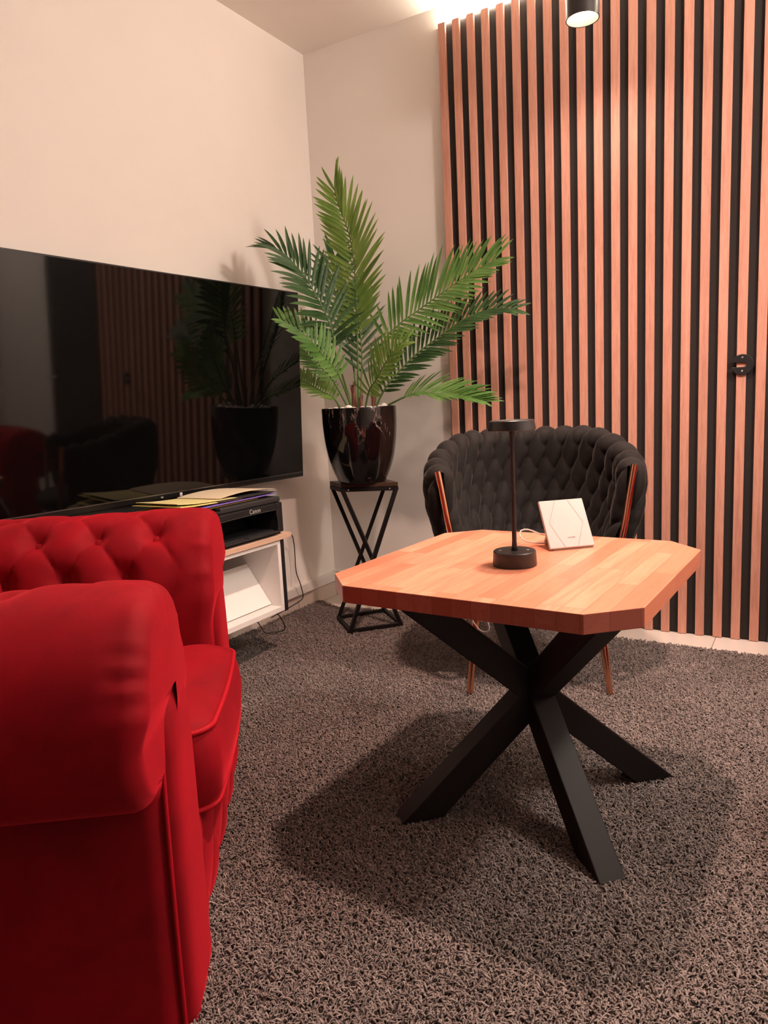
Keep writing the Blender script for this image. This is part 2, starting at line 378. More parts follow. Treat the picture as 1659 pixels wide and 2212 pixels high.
# ceiling spotlights
def spotlight(loc, zc, label, group):
    t = empty('ceiling_spotlight', loc, 0, label, 'ceiling light', group)
    L = zc-loc[2]; R0 = 0.055
    MB().lathe([(R0-0.003, 0.004), (R0, 0.0), (R0, 0.004), (R0, L-0.004), (R0-0.004, L), (0.0, L)], 48, cap0=False).build('housing', M['lampblack2'], t, smooth=True, angle=40)
    MB().lathe([(R0-0.003, 0.001), (R0-0.008, 0.012), (0.040, 0.045), (0.034, 0.048)], 48, cap0=False, cap1=False).build('reflector', M['reflector'], t, smooth=True)
    MB().lathe([(0.0, 0.026), (0.022, 0.027), (0.036, 0.030), (0.036, 0.044), (0, 0.045)], 32).build('bulb', M['bulb'], t, smooth=True)
    return t
spotlight((1.41, -0.375, 2.207), H, 'black cylinder spotlight glowing warm in front of the slatted panel', 'ceiling spotlights')
spotlight((1.62, -1.32, 2.47), H, 'short black cylinder spotlight on the ceiling above the wooden table', 'ceiling spotlights')

# ------------------------------------------------------------------ carpet
RUG = (0.015, 3.0, -3.6, -0.195)
rug = empty('carpet', (0, 0, 0), 0, 'grey brown shaggy carpet covering the floor up to a strip of tile', 'carpet')
edge = [(0.02, -0.165), (0.06, -0.185), (0.15, -0.232), (0.28, -0.225), (0.50, -0.190), (0.9, -0.200), (1.45, -0.203), (2.0, -0.214), (3.0, -0.225)]
ex, ey = np.array(edge).T
poly = [(x, y-0.008) for x, y in edge][::-1]+[(0.02, -3.6), (3.0, -3.6)]
MB().prism(poly, 0.0005, 0.006).build('backing', M['carpetbase'], rug)
def tufts(sp, x0, x1, y0, y1, hgt, rad):
    gx, gy = np.meshgrid(np.arange(x0, x1, sp), np.arange(y0, y1, sp)); px = gx.ravel(); py = gy.ravel()
    px = px+RNG.uniform(-.5, .5, px.size)*sp; py = py+RNG.uniform(-.5, .5, py.size)*sp
    keep = (py < np.interp(px, ex, ey)) & (px > 0.016)
    # nothing of the pile is seen below the near armchair
    q = np.stack([px-1.085, py+2.021], 1); s_ = q@np.array([.5669, -.8238]); n_ = q@np.array([.8238, .5669])
    keep &= ~((s_ > -0.54) & (s_ < 0.32) & (n_ > -0.72) & (n_ < -0.05))
    return px[keep], py[keep]
def pile(px, py, hgt, rad):
    N = px.size; a = RNG.uniform(0, 2*PI, N); lean = RNG.uniform(0.3, 1.25, N)*hgt; hh = hgt*RNG.uniform(0.65, 1.1, N)
    tw = RNG.uniform(-1.8, 1.8, N); dx, dy = np.cos(a)*lean, np.sin(a)*lean
    dx2, dy2 = np.cos(a+tw)*lean*.7, np.sin(a+tw)*lean*.7
    cx = np.stack([px, px+dx*.25, px+dx*.7+dx2*.2, px+dx*.8+dx2*.9], 1); cy = np.stack([py, py+dy*.25, py+dy*.7+dy2*.2, py+dy*.8+dy2*.9], 1)
    cz = np.stack([np.full(N, .003), .003+hh*.55, .003+hh*.98, .003+hh*RNG.uniform(.6, 1.0, N)], 1)
    rr = rad*np.array([0.75, 1.0, 0.95, 0.45])
    V = np.zeros((N, 4, 3, 3)); ph = RNG.uniform(0, 2*PI, N)
    for k in range(3):
        an = ph+k*2*PI/3
        V[:, :, k, 0] = cx+rr*np.cos(an)[:, None]; V[:, :, k, 1] = cy+rr*np.sin(an)[:, None]*0.8; V[:, :, k, 2] = cz+rr*np.sin(an+1.0)[:, None]*0.6
    V = V.reshape(-1, 3)
    fq = []
    for i in range(3):
        for k in range(3): fq.append((i*3+k, i*3+(k+1) % 3, (i+1)*3+(k+1) % 3, (i+1)*3+k))
    fq = np.array(fq); Q = (fq[None]+12*np.arange(N)[:, None, None]).reshape(-1, 4)
    me = bpy.data.meshes.new('pile'); me.vertices.add(len(V)); me.vertices.foreach_set('co', V.ravel().astype(np.float32))
    me.loops.add(Q.size); me.loops.foreach_set('vertex_index', Q.ravel().astype(np.int32))
    me.polygons.add(len(Q)); me.polygons.foreach_set('loop_start', (np.arange(len(Q))*4).astype(np.int32))
    me.polygons.foreach_set('use_smooth', np.ones(len(Q), bool)); me.update(calc_edges=True)
    me.materials.append(M['carpet'])
    o = bpy.data.objects.new('pile', me); COL.objects.link(o); return o
px, py = tufts(0.0050, 0.016, 2.75, -2.75, -0.16, 0.017, 0.0032)
pl = pile(px, py, 0.0125, 0.0023); pl.parent = rug; pl['kind'] = 'stuff'

# ------------------------------------------------------------------ red armchairs
def make_armchair(label, loc, rz):
    root = empty('armchair', loc, rz, label, 'armchair', 'red armchairs')
    SC = -0.11                      # centre of the seat on the local x axis
    prof = [(0, .006), (0, .12), (0, .22), (0, .32), (0, .42), (.0, .52), (.012, .59), (.045, .660), (.100, .708), (.170, .724), (.248, .708), (.312, .655), (.345, .575),
            (.338, .490), (.312, .432), (.272, .404), (.240, .398), (.234, .375), (.240, .28), (.246, .15), (.252, .006)]
    pr = resample(prof, 190); L = np.concatenate([[0], np.cumsum(np.linalg.norm(np.diff(pr, axis=0), axis=1))])
    L -= 0.174                      # counted from just below the seat cushion
    ucrest = L[np.argmax(pr[:, 1])]
    def padded(mapper, y0, y1, rowu, bts, ends, name, flip, vfirst, dv=0.145):
        """bolster with the scroll profile running from y0 to y1; the front end is rounded off"""
        r = 0.034; body = np.linspace(y0, y1-r, 150); tau = np.linspace(0, 1, 14)[1:]
        yy = np.concatenate([body, y1-r+r*np.sin(tau*PI/2)]); ins = np.concatenate([np.zeros(150), r*(1-np.cos(tau*PI/2))])
        if ends == 2:
            yy = np.concatenate([(y0+r-r*np.sin(tau*PI/2))[::-1], np.linspace(y0+r, y1-r, 150), y1-r+r*np.sin(tau*PI/2)])
            ins = np.concatenate([(r*(1-np.cos(tau*PI/2)))[::-1], np.zeros(150), r*(1-np.cos(tau*PI/2))])
        Uu, Yy = np.meshgrid(L, yy, indexing='ij'); P = np.zeros((len(L), len(yy), 3))
        P[:, :, 0] = pr[:, 0][:, None]; P[:, :, 1] = Yy; P[:, :, 2] = pr[:, 1][:, None]
        rollw = sstep(0.24, 0.36, Uu)*(1-sstep(0.88, 0.96, Uu))
        P[:, :, 1] -= 0.016*(1-rollw)*sstep(y1-0.2, y1, Yy)
        du = 0.115; a = (Yy-vfirst)/dv; b = (Uu-rowu)/(2*du)
        cre = np.abs(np.sin(PI*(a+b))*np.sin(PI*(a-b)))**0.28
        wt = sstep(0.18, 0.26, Uu)*(1-0.7*sstep(ucrest-0.06, ucrest+0.02, Uu))*(1-sstep(ucrest+0.02, ucrest+0.10, Uu))*(1-sstep(vfirst+0.01, vfirst+0.085, Yy))
        if ends == 2: wt = wt*sstep(y0+0.03, y0+0.10, Yy)
        D = 0.016*(np.minimum(cre, 1.0)-0.85)*wt
        # buttons pull the cloth in
        blist = []
        for k in (-1, 0, 1):
            uk = rowu+k*du
            for j in range(-8, 9):
                v = vfirst+(j+(0.5 if k % 2 else 0.0))*dv
                if v > vfirst+0.01 or v < y0+0.07 or uk < 0.22 or uk > ucrest+0.04: continue
                if ends == 2 and v > y1-0.07: continue
                d2 = (Uu-uk)**2+(Yy-v)**2
                D -= (0.026 if k != 1 else 0.009)*np.exp(-d2/(2*0.021**2))
                if k != 1: blist.append((uk, v))
        # the roll swells towards its front end
        
        D += 0.001*rollw*sstep(vfirst-0.02, vfirst+0.07, Yy)
        # shallow gathers where the cloth is drawn to the front panel
        g = sstep(y1-0.075, y1-0.012, Yy)*rollw*(0.55+0.45*np.sin(Uu*31+1))
        D -= 0.010*g*np.abs(np.sin(Uu*62+np.sin(Uu*23)*1.3))**0.6
        D += 0.0012*np.sin(Uu*17+Yy*19)*rollw
        D -= ins[None, :]
        Q = displace(P, D)
        b0 = MB(); G = np.array([[mapper(*q) for q in row] for row in Q]); b0.grid(G if not flip else G[::-1])
        nu, nv = G.shape[:2]
        # close the ends: the last ring is drawn in to a line down the middle of the bolster
        for e, k in ((1, nv-1), (0, 0)) if ends == 2 else ((1, nv-1),):
            last = Q[:, k]; ctr = np.stack([np.where(last[:, 2] > 0.40, 0.165, 0.118), last[:, 1]+(0.006 if e else -0.006), np.clip(last[:, 2], 0.02, 0.56)], 1)
            R4 = np.stack([last*(1-f)+ctr*f for f in (0, .12, .3, .55, .8, 1.0)], 1)
            R4[:, :, 1] = last[:, 1:2]+(1 if e else -1)*0.007*np.sin(np.array([0, .12, .3, .55, .8, 1.0])*PI/2)[None, :]*1.0
            G2 = np.array([[mapper(*q) for q in row] for row in R4]); b0.grid(G2 if (flip != bool(e)) else G2[::-1])
        o = b0.build(name, M['red'], root, smooth=True)
        for uk, v in blist:
            i = int(np.argmin(abs(L-uk))); tx, tz = np.gradient(pr[:, 0])[i], np.gradient(pr[:, 1])[i]; l = math.hypot(tx, tz)
            nx, nz = -tz/l, tx/l; j = int(np.argmin(abs(yy-v)))
            c = Q[i, j]; c = (c[0]+nx*0.0015, c[1], c[2]+nz*0.0015)
            bb = MB(); th = np.linspace(0, PI, 7); aa = np.linspace(0, 2*PI, 14, endpoint=False); Pn = np.zeros((7, 14, 3))
            for q in range(7):
                for t in range(14):
                    h_, rr = 0.0065*math.cos(th[q]), 0.0135*math.sin(th[q])
                    off = (nx*h_+(-nz)*0+tx/l*rr*math.cos(aa[t]), rr*math.sin(aa[t]), nz*h_+tz/l*rr*math.cos(aa[t]))
                    Pn[q, t] = mapper(c[0]+off[0], c[1]+off[1], c[2]+off[2])
            bb.grid(Pn, closev=True).build('button', M['red'], o, smooth=True)
        return o
    inner = 0.250                  # half the clear seat width
    rowu = ucrest-0.115
    near = lambda x, y, z: (SC+inner+x, y, z)
    far = lambda x, y, z: (SC-inner-x, y, z)
    back = lambda x, y, z: (SC+y, -0.53-x, z)
    an = padded(near, -0.74, -0.004, rowu, True, 1, 'arm', False, -0.165)
    af = padded(far, -0.74, -0.022, rowu, True, 1, 'arm', True, -0.165)
    padded(back, -0.46, 0.46, rowu, True, 2, 'backrest', True, 0.29)
    # front panels, welts
    out = resample([(.040, .004), (.040, .25), (.040, .44), (.058, .520), (.098, .560), (.144, .562), (.190, .528), (.214, .45), (.230, .25), (.238, .004)], 70)
    cxp = np.array([0.130, 0.28])
    for mapper, arm, flip in ((near, an, False), (lambda x, y, z: far(x, y-0.020, z), af, True)):
        rings = []
        for sc_, nn in ((1.0, -0.070), (1.0, -0.020), (0.97, -0.010), (0.90, -0.004), (0.75, 0.0), (0.5, 0.002), (0.2, 0.0025), (0.0, 0.0025)):
            zsc = lambda z: z if z < cxp[1] else cxp[1]+(z-cxp[1])*(1-(1-sc_)*0.35)
            rings.append([mapper(cxp[0]+(q[0]-cxp[0])*sc_, nn, zsc(q[1])) for q in out])
        Pn = np.array(rings); mbp = MB().grid(Pn[::-1] if not flip else Pn, closev=True)
        fp = mbp.build('front_panel', M['red'], arm, smooth=True)
        MB().tube([mapper(q[0], -0.019, q[1]) for q in out], 0.004, 8).build('piping', M['piping'], fp, smooth=True)
    # front rail
    W2 = inner+0.03; xs = np.linspace(-W2, W2, 90); zs = np.linspace(0.006, 0.245, 50); X, Z = np.meshgrid(xs, zs, indexing='ij')
    a = (X+0.0)/0.165; b = (Z-0.13)/0.20; cre = np.sqrt(np.abs(np.sin(PI*(a+b+.25))*np.sin(PI*(a-b+.25))))
    Y = -0.018+0.008*(np.minimum(cre, 1)-0.7)+0.012*np.sqrt(np.clip(1-((Z-0.13)/0.115)**2, 0, 1))
    P = np.stack([SC+X, Y, Z], 2); mb = MB().grid(P)
    mb.box(SC-W2, SC+W2, -0.72, -0.045, 0.03, 0.23); mb.build('front_rail', M['red'], root, smooth=True, angle=50)
    MB().box(SC-0.45, SC+0.45, -0.76, -0.56, 0.022, 0.45).build('rear_frame', M['red'], root, bevel=0.02)
    # seat cushion with piped edges
    def outline(grow):
        x0, x1, y0, y1, r = SC-0.243-grow, SC+0.243+grow, -0.55, 0.018+grow, 0.050
        pts = []
        for cx_, cy_, a0 in ((x1-r, y1-r, 0), (x0+r, y1-r, PI/2), (x0+r, y0+r, PI), (x1-r, y0+r, 1.5*PI)):
            for a_ in np.linspace(a0, a0+PI/2, 14): pts.append((cx_+r*math.cos(a_), cy_+r*math.sin(a_)))
        p = np.array(pts); q = []
        for i in range(len(p)):
            a_, b_ = p[i], p[(i+1) % len(p)]; m_ = max(1, int(np.linalg.norm(b_-a_)/0.02))
            for t in range(m_): q.append(a_+(b_-a_)*t/m_)
        q = np.array(q); q[:, 1] += np.where(q[:, 1] > 0, 0.010*np.cos((q[:, 0]-SC)/0.25*PI/2), 0); return q
    base = outline(0); cc = np.array([SC, -0.26]); rings = []
    for sc_, z, g in ((0.0, .215, 0), (0.6, .215, 0), (0.93, .221, 0), (0.985, .228, 0), (1, .238, 0), (1, .26, .010), (1, .31, .016), (1, .36, .010), (1, .386, 0), (0.985, .396, 0), (0.93, .405, 0), (0.8, .415, 0), (0.55, .424, 0), (0.25, .428, 0), (0.0, .429, 0)):
        o_ = base+0 if g == 0 else outline(g)[:len(base)] if len(outline(g)) == len(base) else base*1
        if g and len(outline(g)) != len(base):
            d_ = base-cc; o_ = cc+d_*(1+g/np.linalg.norm(d_, axis=1))[:, None]
        q = cc+(o_-cc)*sc_; zz = np.full(len(q), z)
        if z > .40: zz = z+0.003*np.sin(q[:, 0]*31+q[:, 1]*11)*(sc_ < .95)+0.0025*np.sin(q[:, 1]*47-q[:, 0]*15)
        rings.append(np.column_stack([q, zz]))
    cu = MB().grid(np.array(rings), closev=True).build('seat_cushion', M['red'], root, smooth=True)
    for z in (0.389, 0.235):
        MB().tube(np.column_stack([cc+(base-cc)*1.002, np.full(len(base), z)]), 0.0055, 8, closed=True).build('piping', M['piping'], cu, smooth=True)
    for sx in (-0.56, 0.34):
        for sy in (-0.68, -0.10):
            MB().lathe([(0.018, 0.004), (0.024, 0.03)], 16, (sx, sy)).build('foot', M['plastic'], root, smooth=True, angle=40)
    return root
chair_red = make_armchair('red velvet tufted armchair in the left foreground in front of the television', (1.085, -2.021, 0), math.atan2(-.8238, .5669)+math.radians(2.0))
c2 = copy_tree(chair_red); c2.location = (2.28, -0.78, 0); c2.rotation_euler = (0, 0, math.radians(90))
tag(c2, 'red velvet armchair beside the right end of the slatted panel, seen mirrored in the television', 'armchair')

# ------------------------------------------------------------------ wooden table
TC = (1.553, -1.470); TR = math.radians(-2.9); TZ = 0.600; TT = 0.0375
table = empty('coffee_table', (*TC, 0), TR, 'square beech table with cut corners on a crossed black metal base', 'table')
hs, ch = 0.341, 0.0825
octo = [(-hs+ch, -hs), (hs-ch, -hs), (hs, -hs+ch), (hs, hs-ch), (hs-ch, hs), (-hs+ch, hs), (-hs, hs-ch), (-hs, -hs+ch)]
top = MB().prism(octo, TZ-TT, TZ).build('tabletop', M['beech'], table, bevel=0.0015)
top.data.materials.append(M['beechend_shaded'])
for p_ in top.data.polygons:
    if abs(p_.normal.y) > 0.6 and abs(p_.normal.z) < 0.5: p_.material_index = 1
ca, sa = math.cos(-TR), math.sin(-TR)
def tl(x, y): x, y = x-TC[0], y-TC[1]; return np.array([ca*x-sa*y, sa*x+ca*y])
feet = [tl(1.352, -1.645), tl(1.778, -1.655), tl(1.795, -1.232), tl(1.352, -1.230)]; fc = sum(feet)/4
for k in range(4):
    f0 = feet[k]; f1 = 2*fc-f0; f1 = fc+(f1-fc)*1.02; z0, z1 = 0.012, TZ-TT-0.008
    d = np.array([*(f1-f0), z1-z0]); hd = d[:2]/np.linalg.norm(d[:2]); pr_ = np.array([-hd[1], hd[0]]); el = math.atan2(d[2], np.linalg.norm(d[:2]))
    wd, hl = 0.030, 0.033/math.sin(el)
    bot = [(*(f0+s1*wd*pr_+s2*hl*hd), z0) for s1, s2 in ((-1, -1), (-1, 1), (1, 1), (1, -1))]
    top = [(*(f1+s1*wd*pr_+s2*hl*hd), z1) for s1, s2 in ((-1, -1), (-1, 1), (1, 1), (1, -1))]
    MB().hexa(bot, top).build('leg', M['blackmetal'], table, bevel=0.0025)
MB().box(fc[0]-0.034, fc[0]+0.034, fc[1]-0.034, fc[1]+0.034, 0.215, 0.345).build('hub', M['blackmetal'], table, bevel=0.002)
MB().box(fc[0]-0.24, fc[0]+0.24, fc[1]-0.24, fc[1]+0.24, TZ-TT-0.008, TZ-TT-0.0005).build('mounting_plate', M['blackmetal'], table, bevel=0.001)

# ------------------------------------------------------------------ lamp on the table
lamp = empty('table_lamp', (1.553, -1.507, TZ), 0, 'slim black cordless table lamp with a flat disc head standing on the table', 'lamp')
MB().lathe([(0.0485, 0.0005), (0.0495, 0.003), (0.0475, 0.032), (0.0455, 0.034), (0.0, 0.034)], 64).build('base', M['lampblack'], lamp, smooth=True, angle=35)
MB().lathe([(0.0075, 0.0335), (0.0062, 0.042), (0.0052, 0.056), (0.0052, 0.285), (0.0062, 0.297), (0.0082, 0.304)], 24).build('stem', M['lampblack'], lamp, smooth=True)
head = MB().lathe([(0.0, 0.306), (0.045, 0.305), (0.0515, 0.303), (0.0525, 0.304), (0.0490, 0.3235), (0.047, 0.325), (0.044, 0.3235), (0.0, 0.3235)], 64).build('head', M['lampblack'], lamp, smooth=True, angle=35)
for dx, dy, a in ((-0.030, -0.012, 0.9), (0.027, 0.012, 0.1)):
    q = MB()
    for k in (-1, 0, 1): q.box(dx+k*0.0022-0.0007, dx+k*0.0022+0.0007, dy-0.003, dy+0.003, 0.0340, 0.0343)
    q.build('touch_mark', M['print'], lamp)

# ------------------------------------------------------------------ white router
E1 = np.array([0.747, 0.665, 0]); BK = np.array([-0.665, 0.747, 0]); th = math.radians(58)
UPV = BK*math.cos(th)+np.array([0, 0, math.sin(th)]); NV = np.cross(E1, UPV)
rt = empty('router', (1.5848, -1.349, TZ), 0, 'white square router panel with a fine line hexagon leaning back on the table', 'router')
BW, BH, BD = 0.1165, 0.128, 0.009
def rp(u, v, d): q = E1*u+UPV*v-NV*(-d)+np.array([0, 0, 0.006]); return tuple(q)
mb = MB().hexa([rp(0, 0, 0), rp(BW, 0, 0), rp(BW, 0, -BD), rp(0, 0, -BD)], [rp(0, BH, 0), rp(BW, BH, 0), rp(BW, BH, -BD), rp(0, BH, -BD)])
mb.build('panel', M['router'], rt, bevel=0.0018)
fb = MB()
p0, p1 = rp(BW*.2, BH*.62, -BD+.001), rp(BW*.8, BH*.62, -BD+.001)
fb.hexa([tuple(E1*BW*.2+BK*.088+np.array([0, 0, .0005])), tuple(E1*BW*.8+BK*.088+np.array([0, 0, .0005])), tuple(E1*BW*.8+BK*.096+np.array([0, 0, .0005])), tuple(E1*BW*.2+BK*.096+np.array([0, 0, .0005]))],
        [p0, p1, tuple(np.array(p1)+BK*.008), tuple(np.array(p0)+BK*.008)])
fb.build('prop', M['router'], rt, bevel=0.001)
MB().hexa([tuple(E1*u+BK*v+np.array([0, 0, .0004])) for u, v in ((.012, .004), (BW-.002, .004), (BW-.002, .018), (.012, .018))], [tuple(E1*u+BK*v+np.array([0, 0, .0075])) for u, v in ((.012, .010), (BW-.002, .010), (BW-.002, .020), (.012, .020))]).build('foot', M['router'], rt)
ln = MB()
def rline(a, b, wd=0.0005):
    a, b = np.array(a), np.array(b); d = (b-a)/np.linalg.norm(b-a); n_ = np.array([-d[1], d[0]])*wd
    pts = [a-n_, b-n_, b+n_, a+n_]; ln.add([rp(u*1, v*1, 0.0003) for u, v in pts], [(0, 1, 2, 3)])
hexp = [(.365, .985), (.12, .52), (.34, .02), (.635, .02), (.875, .50), (.645, .985)]
hx = [(u*BW, v*BH) for u, v in hexp]
rline(hx[0], hx[1]); rline(hx[1], hx[2]); ln.build('printed_line', M['greyline'], rt)
ln = MB(); rline(hx[3], hx[4]); rline(hx[4], hx[5]); ln.build('printed_line', M['greyline'], rt)
def text(name, body, size, mat, mw, parent, ext=0.0001):
    c = bpy.data.curves.new(name, 'FONT'); c.body = body; c.size = size; c.align_x = 'CENTER'; c.align_y = 'CENTER'; c.extrude = ext
    o = bpy.data.objects.new(name, c); COL.objects.link(o)
    dg = bpy.context.evaluated_depsgraph_get(); me = bpy.data.meshes.new_from_object(o.evaluated_get(dg)); bpy.data.objects.remove(o)
    me.name = name; me.materials.clear(); me.materials.append(mat); me.transform(mw)
    o = bpy.data.objects.new(name, me); COL.objects.link(o); o.parent = parent; return o
def frame(o, x, y): 
    x, y, o = Vector(x).normalized(), Vector(y).normalized(), Vector(o); z = x.cross(y)
    return Matrix(((x[0], y[0], z[0], o[0]), (x[1], y[1], z[1], o[1]), (x[2], y[2], z[2], o[2]), (0, 0, 0, 1)))
text('lettering', 'LEXONE', 0.0052, M['greyline'], frame(rp(BW*.53, BH*.20, 0.0004), E1, UPV), rt)
wc = resample([tuple(np.array(rp(BW*.25, BH*.30, -BD+.001))+[1.5848, -1.349, TZ]), (1.545, -1.285, 0.628), (1.505, -1.287, 0.640), (1.490, -1.300, 0.634), (1.505, -1.310, 0.616), (1.540, -1.285, 0.606), (1.60, -1.235, 0.6035), (1.63, -1.16, 0.6035), (1.59, -1.112, 0.602), (1.55, -1.098, 0.575), (1.46, -1.09, 0.50), (1.34, -1.095, 0.42), (1.266, -1.1, 0.335), (1.275, -1.1, 0.301), (1.295, -1.1, 0.287), (1.314, -1.1, 0.294), (1.312, -1.1, 0.316), (1.29, -1.1, 0.36), (1.27, -1.1, 0.45)], 120)
tag(MB().tube(wc, 0.0019, 8).build('white_cable', M['whitecord'], smooth=True), 'white cord looping out from behind the router and over the table edge', 'cord')

# ------------------------------------------------------------------ woven black chair
CF = np.array([.384, -.924]); CR = np.array([.924, .384])
wch = empty('woven_armchair', (1.38, -.855, 0), math.atan2(.384, .924), 'black velvet armchair with a braided tub back and rose gold legs behind the table', 'chair')
# local x = to the right seen from the front table side, local y = backwards
def woven():
    ncol, pe = 17, math.radians(112); wc_, hl = 1.0, 0.084
    nphi, nu = 400, 190
    phi = np.linspace(-pe, pe, nphi)
    zr = 0.835-0.095*sstep(0.35, 1.0, np.abs(phi)/pe)
    zk = np.array([.40, .44, .50, .56, .62, .68, .76, .86]); rk = np.array([.215, .245, .275, .297, .310, .316, .314, .306])
    T = 0.026*np.sqrt(np.clip(1-np.clip((np.abs(phi)-(pe-0.09))/0.09, 0, 1)**2, 0.02, 1))
    P = np.zeros((nu, nphi, 3)); U = np.zeros((nu, nphi))
    for j in range(nphi):
        zi0, zo0 = 0.455, 0.405; t = T[j]; top = zr[j]-t
        zi = np.linspace(zi0, top, 80); zo = np.linspace(top, zo0, 86); an = np.linspace(PI, 0, 26)[1:-1]
        Rc = lambda z: np.interp(z, zk, rk)
        rr = np.concatenate([Rc(zi)-t, Rc(top)+t*np.cos(an), Rc(zo)+t]); zz = np.concatenate([zi, top+t*np.sin(an), zo])
        L = np.concatenate([[0], np.cumsum(np.hypot(np.diff(rr), np.diff(zz)))]); k0 = 80+12
        U[:, j] = L[k0]-L
        P[:, j, 0] = rr*np.sin(phi[j]); P[:, j, 1] = 0.17+rr*np.cos(phi[j])*1.02; P[:, j, 2] = zz
    X = (phi/(2*pe)*ncol)[None, :]*np.ones((nu, 1))
    Hh = np.zeros((nu, nphi))
    for r in range(-7, 8):
        u0 = r*hl; t = (U-u0)/(hl*1.22); ok = np.abs(t) < 1
        sh = 0.5*(r % 2); xs = X-sh+0.34*t
        dx = xs-np.round(xs); w_ = 0.60*(1-np.abs(t)**1.5)+1e-4
        q = 1-(dx/np.maximum(w_, 1e-3))**2
        hgt = np.where(ok & (q > 0), np.sqrt(np.clip(q, 0, 1))*np.sqrt(np.clip(1-t*t, 0, 1))*(0.9-0.10*t*np.sign(U+1e-9)), 0)
        Hh = np.maximum(Hh, hgt)
    fade = np.sqrt(np.clip(T/0.026, 0.15, 1))[None, :]
    D = (0.040*Hh-0.012)*fade
    return displace(P, -D) if np.cross(P[2, 200]-P[1, 200], P[1, 201]-P[1, 200])[1] > 0 else displace(P, D)
Pw = woven()
def flipy(P): Q = P.copy(); return Q
MB().grid(Pw).build('woven_backrest', M['blackvelvet'], wch, smooth=True)
seat = MB().lathe([(0.0, .395), (.20, .395), (.235, .405), (.252, .43), (.258, .455), (.250, .475), (.225, .487), (.15, .492), (0, .493)], 56, (0, 0.17))
seat.v = [(x, (y if y > 0.17 else 0.17+(y-0.17)*0.92), z) for x, y, z in seat.v]
seat.build('seat_cushion', M['blackvelvet'], wch, smooth=True)
for sx in (-1, 1):
    arm = resample([(sx*.304, 0.030, .748), (sx*.288, .024, .655), (sx*.272, .018, .56), (sx*.250, .014, .46), (sx*.232, .012, .415)], 40)
    a_ = MB().tube(arm, 0.0105, 14).build('arm_tube', M['copper'], wch, smooth=True, angle=50)
    MB().tube([(sx*.236, .012, .418), (sx*.20, .05, .405), (sx*.15, .12, .400)], 0.009, 12).build('arm_bracket', M['copper'], wch, smooth=True)
    for y0, y1, x0, x1 in ((0.055, 0.0, .180, .224), (0.30, 0.40, .165, .215)):
        lg = MB().tube(resample([(sx*x0, y0, .402), (sx*(x0*.45+x1*.55), y0*.45+y1*.55, .20), (sx*x1, y1, .014)], 16), np.linspace(.0175, .0095, 16), 16).build('leg', M['copper'], wch, smooth=True, angle=50)
        MB().lathe([(0.0098, .004), (0.0098, .016)], 14, (sx*x1, y1)).build('foot_cap', M['plastic'], lg, smooth=True, angle=40)

# ------------------------------------------------------------------ television on the left wall
TVY0, TVY1 = -1.444, 0.0
tv = empty('television', (0.100, -0.344, 0.657), 0, 'large black flat television hanging on the left wall', 'television')
tv.rotation_euler = (math.radians(-0.25), math.radians(2.6), math.radians(-3.0)); HT = 0.817
MB().box(-0.020, -0.002, TVY0, TVY1, 0, HT).build('case', M['tvframe'], tv, bevel=0.002)
MB().box(-0.002, 0.0, TVY0+0.006, TVY1-0.006, 0.024, HT-0.006).build('screen', M['screen'], tv)
MB().box(-0.002, 0.0012, TVY0+0.002, TVY1-0.002, 0.0195, 0.0225).build('trim_strip', M['tvline'], tv)
MB().box(-0.058, -0.020, -0.85, -0.55, 0.25, 0.55).build('wall_bracket', M['blackmetal'], tv)
lg = MB().box(-0.002, 0.0003, -0.731, -0.719, 0.004, 0.016)
lo = lg.build('logo', M['logo'], tv)
text('lettering', 'mi', 0.010, M['hole'], frame((0.0005, -0.725, 0.0095), (0, 1, 0), (0, 0, 1)), lo)
MB().box(-0.002, 0.0004, -0.821, -0.809, 0.0085, 0.0105).box(-0.002, 0.0004, -0.817, -0.813, 0.006, 0.013).build('indicator', M['print'], tv)
MB().box(-0.026, -0.014, -1.20, -0.555, -0.090, 0.02).build('lower_housing', M['plastic'], tv, bevel=0.002)

# ------------------------------------------------------------------ floating shelf unit, printer, papers
UF, UY1, UY0, UZ0, UZ1 = 0.36, -0.845, -1.70, 0.190, 0.472
un = empty('shelf_unit', (0, UY1, UZ0), 0, 'white open shelf unit with an oak top fixed to the wall under the television', 'shelf unit')
B = lambda x0, x1, y0, y1, z0, z1: MB().box(x0, x1, y0-UY1, y1-UY1, z0-UZ0, z1-UZ0)
B(0.001, UF-0.002, UY0, UY1-0.020, UZ0, UZ0+0.020).build('bottom_board', M['white'], un, bevel=0.001)
B(0.001, UF-0.002, UY0, UY1-0.020, UZ1-0.016, UZ1).build('upper_board', M['white'], un, bevel=0.001)
B(0.001, UF-0.002, UY1-0.037, UY1-0.0195, UZ0+0.020, UZ1-0.016).build('side_panel', M['white'], un, bevel=0.001)
B(0.001, UF-0.002, UY0, UY0+0.018, UZ0+0.020, UZ1-0.016).build('side_panel', M['white'], un, bevel=0.001)
B(0.001, UF-0.002, -1.345, -1.327, UZ0+0.020, UZ1-0.016).build('divider', M['white'], un, bevel=0.001)
B(0.0005, 0.010, UY0, UY1-0.020, UZ0+0.020, UZ1-0.016).build('back_board', M['white'], un)
B(0.001, UF, UY1-0.0195, UY1, UZ0-0.004, UZ1).build('end_panel', M['plastic'], un, bevel=0.001)
B(0.001, UF+0.006, UY0-0.01, -0.802, UZ1, UZ1+0.0195).build('top_board', M['oaktop'], un, bevel=0.0012)
lean = MB().hexa([(0.300, -1.322, 0.2108), (0.300, -0.8835, 0.2108), (0.308, -0.8835, 0.2155), (0.308, -1.322, 0.2155)],
                 [(0.188, -1.322, 0.364), (0.188, -0.8835, 0.364), (0.196, -0.8835, 0.3685), (0.196, -1.322, 0.3685)]).build('white_board', M['white'], bevel=0.0008)
